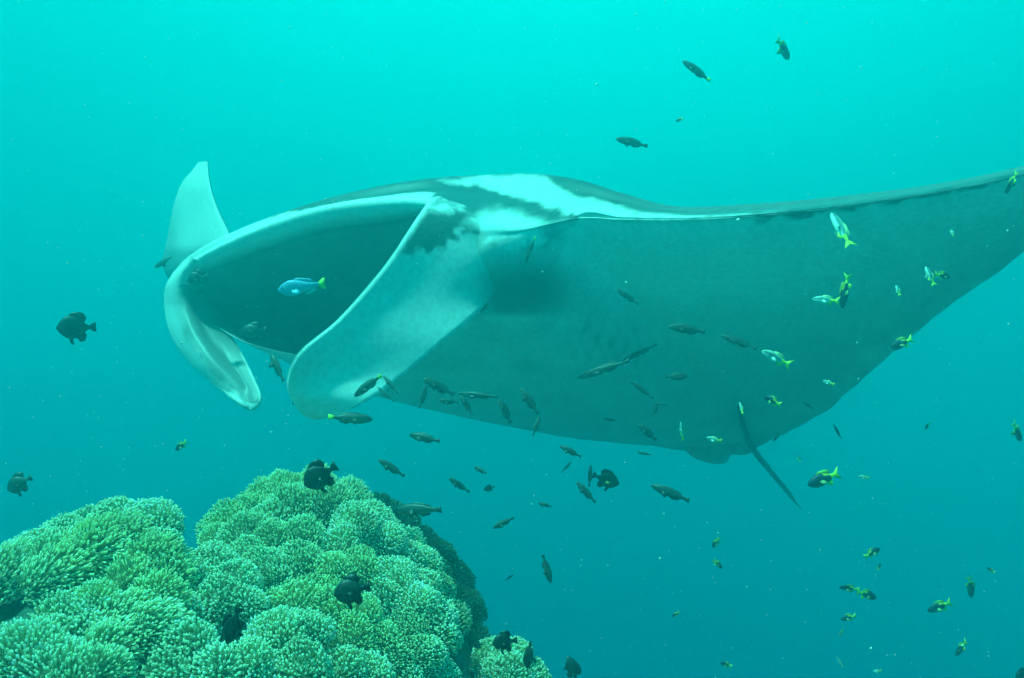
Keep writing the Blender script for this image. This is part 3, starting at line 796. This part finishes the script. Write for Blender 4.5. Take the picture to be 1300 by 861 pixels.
FISH = [
 # kind, px, py, length px, heading, distance, yaw, label, thickness
 ('damsel', 97, 416, 44, 182, 2.1, -12, 'dark round damselfish alone in open water left of the manta'),
 ('damsel', 25, 614, 34, 208, 2.3, 10, 'dark damselfish at the left edge above the anemones'),
 ('damsel', 407, 604, 48, 212, 1.6, 8, 'black damselfish hovering at the very top of the reef'),
 ('damsel', 447, 750, 47, 194, 1.35, -8, 'black damselfish in front of the middle of the reef'),
 ('damsel', 296, 794, 50, 250, 1.2, 12, 'black damselfish swimming downward at the bottom of the reef', .72),
 ('damsel', 641, 815, 32, 186, 1.6, 10, 'black damselfish above the small outcrop right of the reef'),
 ('damsel', 672, 833, 27, 250, 1.7, 35, 'stubby black damselfish just right of the small outcrop'),
 ('damsel', 727, 850, 32, 112, 2.4, 20, 'dark damselfish cut by the bottom edge right of the reef', .7),
 ('damsel', 607, 819, 12, 200, 2.1, 10, 'tiny black damselfish at the foot of the dark rear rim'),
 ('damsel', 1299, 858, 22, 200, 2.3, 10, 'dark fish cut by the bottom right corner'),
 ('deep_spot', 769, 609, 38, -22, 2.6, 10, 'deep-bodied dark fish with yellowish side below the manta', .75),
 ('damsel', 251, 354, 27, 190, 3.45, 20, 'round dark fish in the far corner of the open mouth'),
 ('damsel', 322, 420, 34, 185, 3.2, 10, 'dim round fish at the lower edge of the open mouth', .8),
 ('blue', 383, 364, 62, 188, 2.85, 10, 'bright blue fish with yellow-green tail inside the open mouth', .82),
 ('slender', 802, 181, 42, 168, 2.6, 8, 'dark slender fish in open water above the white shoulder'),
 ('yellowtail', 994, 62, 30, -38, 2.4, 40, 'blue and yellow fish nearest the top edge'),
 ('slender_yt', 884, 90, 44, 140, 2.4, 10, 'long slanting fish left of the blue and yellow top fish', .85),
 ('yellowtail', 863, 152, 10, 200, 3.0, 30, 'tiny yellowish fish in the bright water above the manta'),
 ('slender', 207, 333, 29, 205, 3.2, 8, 'small dark fish crossing the far wing tip'),
 ('slender', 352, 467, 40, 122, 2.7, 10, 'dark fish diving between the two mouth lobes'),
 ('slender', 369, 496, 36, 108, 2.75, 10, 'thin dark fish along the left edge of the pale paddle', .6),
 ('slender_yt', 467, 490, 44, 218, 2.35, 8, 'dark fish with bright tail on the pale paddle edge'),
 ('slender', 496, 488, 30, 135, 2.6, 10, 'small thin fish touching the bright tail of its neighbour', .7),
 ('slender', 490, 501, 30, 142, 2.6, 10, 'thin fish just below the pale paddle edge', .5),
 ('slender_yt', 445, 531, 56, -4, 2.3, 5, 'dark fish with bright tail right under the pale paddle tip'),
 ('slender', 539, 556, 41, 171, 2.5, 5, 'dark fish in open water right of the paddle tip'),
 ('slender', 497, 594, 39, 149, 2.5, 5, 'dark slanting fish right of the reef crown'),
 ('slender', 583, 616, 32, 146, 2.5, 5, 'dark slanting fish farther right of the reef crown'),
 ('slender', 610, 597, 17, 158, 2.6, 35, 'small oval dark fish under the manta belly', 1.2),
 ('damsel', 621, 620, 15, 200, 2.8, 20, 'small spiky dark fish under the oval one', .7),
 ('slender', 532, 647, 60, 184, 2.3, 5, 'largest dark slender fish, just off the upper reef slope'),
 ('slender', 639, 664, 30, 207, 2.5, 5, 'dark fish right of the dark rear reef rim'),
 ('slender', 692, 641, 17, 172, 2.7, 30, 'small dark fish alone below the belly', 1.1),
 ('slender', 694, 722, 37, -74, 2.4, 5, 'dark fish diving steeply in open water right of the reef'),
 ('slender', 647, 733, 13, 35, 3.4, 5, 'faint tiny fish right of the reef slope', .8),
 ('slender', 724, 573, 29, 155, 2.6, 5, 'dark fish just under the trailing edge of the belly'),
 ('slender', 719, 593, 18, 46, 2.8, 5, 'tiny thin fish pointing up under the trailing edge', .6),
 ('slender', 749, 604, 28, 86, 2.6, 5, 'upright thin fish touching its neighbours', .75),
 ('slender', 744, 625, 34, 134, 2.6, 8, 'dark fish slanting below the upright thin one'),
 ('slender', 851, 626, 49, 160, 2.4, 5, 'dark fish alone beneath the tail end of the belly'),
 ('slender', 818, 576, 18, 170, 2.8, 5, 'small dark fish just below the belly edge', .8),
 ('slender', 797, 377, 34, 145, 2.75, 5, 'small fish on the pale centre of the belly', .85),
 ('slender', 872, 418, 47, 172, 2.75, 5, 'large fish on the middle of the belly'),
 ('slender', 938, 434, 46, 158, 2.7, 5, 'fish on the belly right of the large middle one', .8),
 ('slender', 859, 478, 30, 0, 2.9, 5, 'stout fish below the large belly fish, facing right', 1.25),
 ('slender', 815, 495, 38, 143, 2.9, 5, 'thin slanting fish on the lower belly', .6),
 ('slender', 832, 520, 20, 72, 2.9, 5, 'small upright fish at the lower end of the thin slanting one'),
 ('slender', 843, 514, 16, 178, 3.0, 5, 'tiny level fish beside the small upright one', .7),
 ('slender', 822, 549, 30, 140, 3.0, 5, 'stout dim fish near the belly edge', 1.25),
 ('slender', 775, 533, 18, 170, 3.1, 5, 'tiny dim fish left of the stout one near the belly edge', .7),
 ('slender', 766, 469, 68, 200, 3.0, 5, 'long dim fish on the belly, lower of the pair in line', .6),
 ('slender', 812, 448, 50, 206, 3.15, 5, 'long dim fish on the belly, upper of the pair in line', .55),
 ('slender', 537, 504, 30, 72, 2.75, 5, 'dark fish hanging below the left end of the belly edge', .9),
 ('slender', 557, 491, 44, 152, 2.75, 5, 'dark stout fish at the left end of the belly edge', 1.1),
 ('slender', 570, 510, 24, 175, 2.7, 5, 'small stout fish crossing the belly edge', 1.2),
 ('slender', 592, 514, 28, 122, 2.7, 5, 'dark slanting fish crossing the belly edge', 1.1),
 ('slender', 607, 502, 52, 176, 2.8, 5, 'long thin level fish over the belly edge', .6),
 ('slender', 641, 522, 34, 117, 2.7, 5, 'stout slanting fish above the belly edge', 1.1),
 ('slender', 672, 509, 40, 126, 2.75, 5, 'slanting fish on the lower belly right of the stout one'),
 ('slender', 681, 541, 26, 68, 2.8, 5, 'small fish standing across the belly edge', .9),
 ('slender', 1063, 548, 22, 122, 2.8, 5, 'thin dark fish below the wing right of the tail', .6),
 ('slender', 1026, 515, 17, 146, 3.0, 5, 'faint thin fish near the trailing edge of the wing', .6),
 ('slender', 986, 555, 14, 235, 3.0, 5, 'tiny fish at the wing edge right of the tail root'),
 ('slender_yt', 673, 318, 38, 248, 2.7, 5, 'dim fish hanging under the bright eye patch', .55),
 ('paletail', 1068, 292, 50, 105, 2.25, 20, 'upright fish on the wing just below the leading edge', .75),
 ('yellowtail', 1284, 232, 26, -100, 2.0, 20, 'dark and yellow fish on the wing edge at far right', .8),
 ('paletail', 1049, 381, 32, 174, 2.2, 10, 'pale fish meeting the tip of an upright dark fish on the wing'),
 ('yellowtail', 1073, 369, 46, -99, 2.2, 15, 'upright dark fish with yellow tail on the wing', .6),
 ('paletail', 1181, 351, 27, 108, 2.2, 15, 'pale fish, left of the two on the right part of the wing'),
 ('yellowtail', 1197, 350, 25, -6, 2.2, 15, 'dark fish, right of the two on the right part of the wing', .9),
 ('paletail', 1140, 369, 14, 100, 2.4, 30, 'tiny pale fish on the wing below the close pair'),
 ('paletail', 986, 455, 42, 153, 2.2, 10, 'pale fish with forked yellow tail on the lower wing'),
 ('yellowtail', 1145, 436, 32, 203, 2.3, 10, 'dark fish with yellow tail leaving the wing trailing edge'),
 ('yellowtail', 981, 509, 20, 150, 2.5, 30, 'small dark and pale fish on the wing near the tail'),
 ('paletail', 1052, 486, 13, 160, 2.4, 30, 'tiny pale fish near the wing trailing edge'),
 ('paletail', 941, 518, 15, 95, 2.6, 20, 'tiny yellow-green fish at the upper end of the tail', .6),
 ('paletail', 866, 548, 26, 98, 2.6, 10, 'upright pale fish near the tail end of the belly', .7),
 ('paletail', 907, 558, 19, 170, 2.5, 30, 'small pale fish beside the pelvic fin'),
 ('paletail', 1209, 296, 10, 90, 2.4, 30, 'tiny pale fish near the outer wing edge'),
 ('yellowtail', 1046, 608, 44, 202, 2.1, 10, 'largest yellow-tailed dark fish, right of the tail tip'),
 ('paletail', 1097, 606, 14, 175, 2.6, 20, 'tiny pale fish right of the largest yellow-tailed one'),
 ('paletail', 1014, 582, 11, 110, 3.0, 20, 'tiny faint fish between tail and wing edge'),
 ('yellowtail', 909, 689, 16, 240, 2.7, 20, 'tiny fish in open water below the tail, upper of two'),
 ('yellowtail', 911, 716, 17, -45, 2.7, 20, 'tiny fish in open water below the tail, lower of two'),
 ('yellowtail', 1107, 702, 24, 28, 2.4, 10, 'small fish pointing up right above the crossing pair'),
 ('yellowtail', 1116, 720, 10, 60, 3.0, 20, 'tiny faint fish just above the crossing pair'),
 ('yellowtail', 1078, 747, 26, 172, 2.4, 15, 'left fish of the crossing pair at lower right', .8),
 ('yellowtail', 1100, 755, 28, -20, 2.3, 10, 'right fish of the crossing pair at lower right'),
 ('yellowtail', 1077, 784, 20, 196, 2.5, 10, 'small fish just below the crossing pair'),
 ('paletail', 1068, 804, 15, -100, 3.0, 20, 'faint tiny fish below the crossing pair, head down', .7),
 ('paletail', 1066, 840, 16, 120, 3.1, 20, 'faint thin pale fish near the bottom edge', .5),
 ('yellowtail', 922, 844, 16, 163, 2.6, 10, 'small fish near the bottom edge left of the others'),
 ('paletail', 1114, 852, 11, 190, 2.6, 10, 'tiny yellowish fish at the bottom edge'),
 ('yellowtail', 1193, 770, 31, 208, 2.2, 10, 'dark fish with yellow tail near the lower right corner'),
 ('yellowtail', 1232, 745, 33, -73, 2.3, 10, 'diving dark fish near the right edge, tail up', .7),
 ('yellowtail', 1220, 823, 28, -92, 2.4, 45, 'diving fish with side fins spread near the bottom right', .6),
 ('yellowtail', 1258, 724, 11, 150, 2.6, 10, 'tiny fish near the right edge above the diving ones'),
 ('yellowtail', 1291, 548, 30, -58, 2.1, 10, 'dark fish with yellow tail cut by the right edge'),
 ('yellowtail', 1177, 541, 10, 250, 2.9, 10, 'tiny fish in open water below the wing'),
 ('yellowtail', 858, 780, 12, 215, 2.8, 10, 'tiny fish alone low in the middle water'),
 ('yellowtail', 230, 566, 20, 218, 2.7, 10, 'small greenish fish above the left hummock of the reef'),
]
for f in FISH:
    put_fish(*f[:8], thin=f[8] if len(f) > 8 else 1.0)

# ------------------------------------------------------------------ marine snow
def build_snow():
    n = 5200
    o8 = np.array([(1, 0, 0), (-1, 0, 0), (0, 1, 0), (0, -1, 0), (0, 0, 1), (0, 0, -1)], float)
    f8 = np.array([(0, 2, 4), (2, 1, 4), (1, 3, 4), (3, 0, 4), (2, 0, 5), (1, 2, 5), (3, 1, 5), (0, 3, 5)])
    y = .9 + 4.6 * rng.random(n) ** .8
    p = np.stack([(rng.random(n) - .5) * 1.5 * y, y, (rng.random(n) - .5) * 1.0 * y], 1)
    r = np.exp(rng.normal(-7.0, .38, n)) * (0.6 + .25 * y)
    V = p[:, None, :] + o8[None] * (r[:, None] * rng.uniform(.5, 1.3, (n, 3)))[:, None, :]
    F = f8[None] + (np.arange(n) * 6)[:, None, None]
    m, b = bsdf('marine_snow', .8, (.75, .8, .7), .2)
    tag(obj('suspended_particles', mesh_np('suspended_particles', V.reshape(-1, 3), F.reshape(-1, 3)), m), kind='stuff')
build_snow()
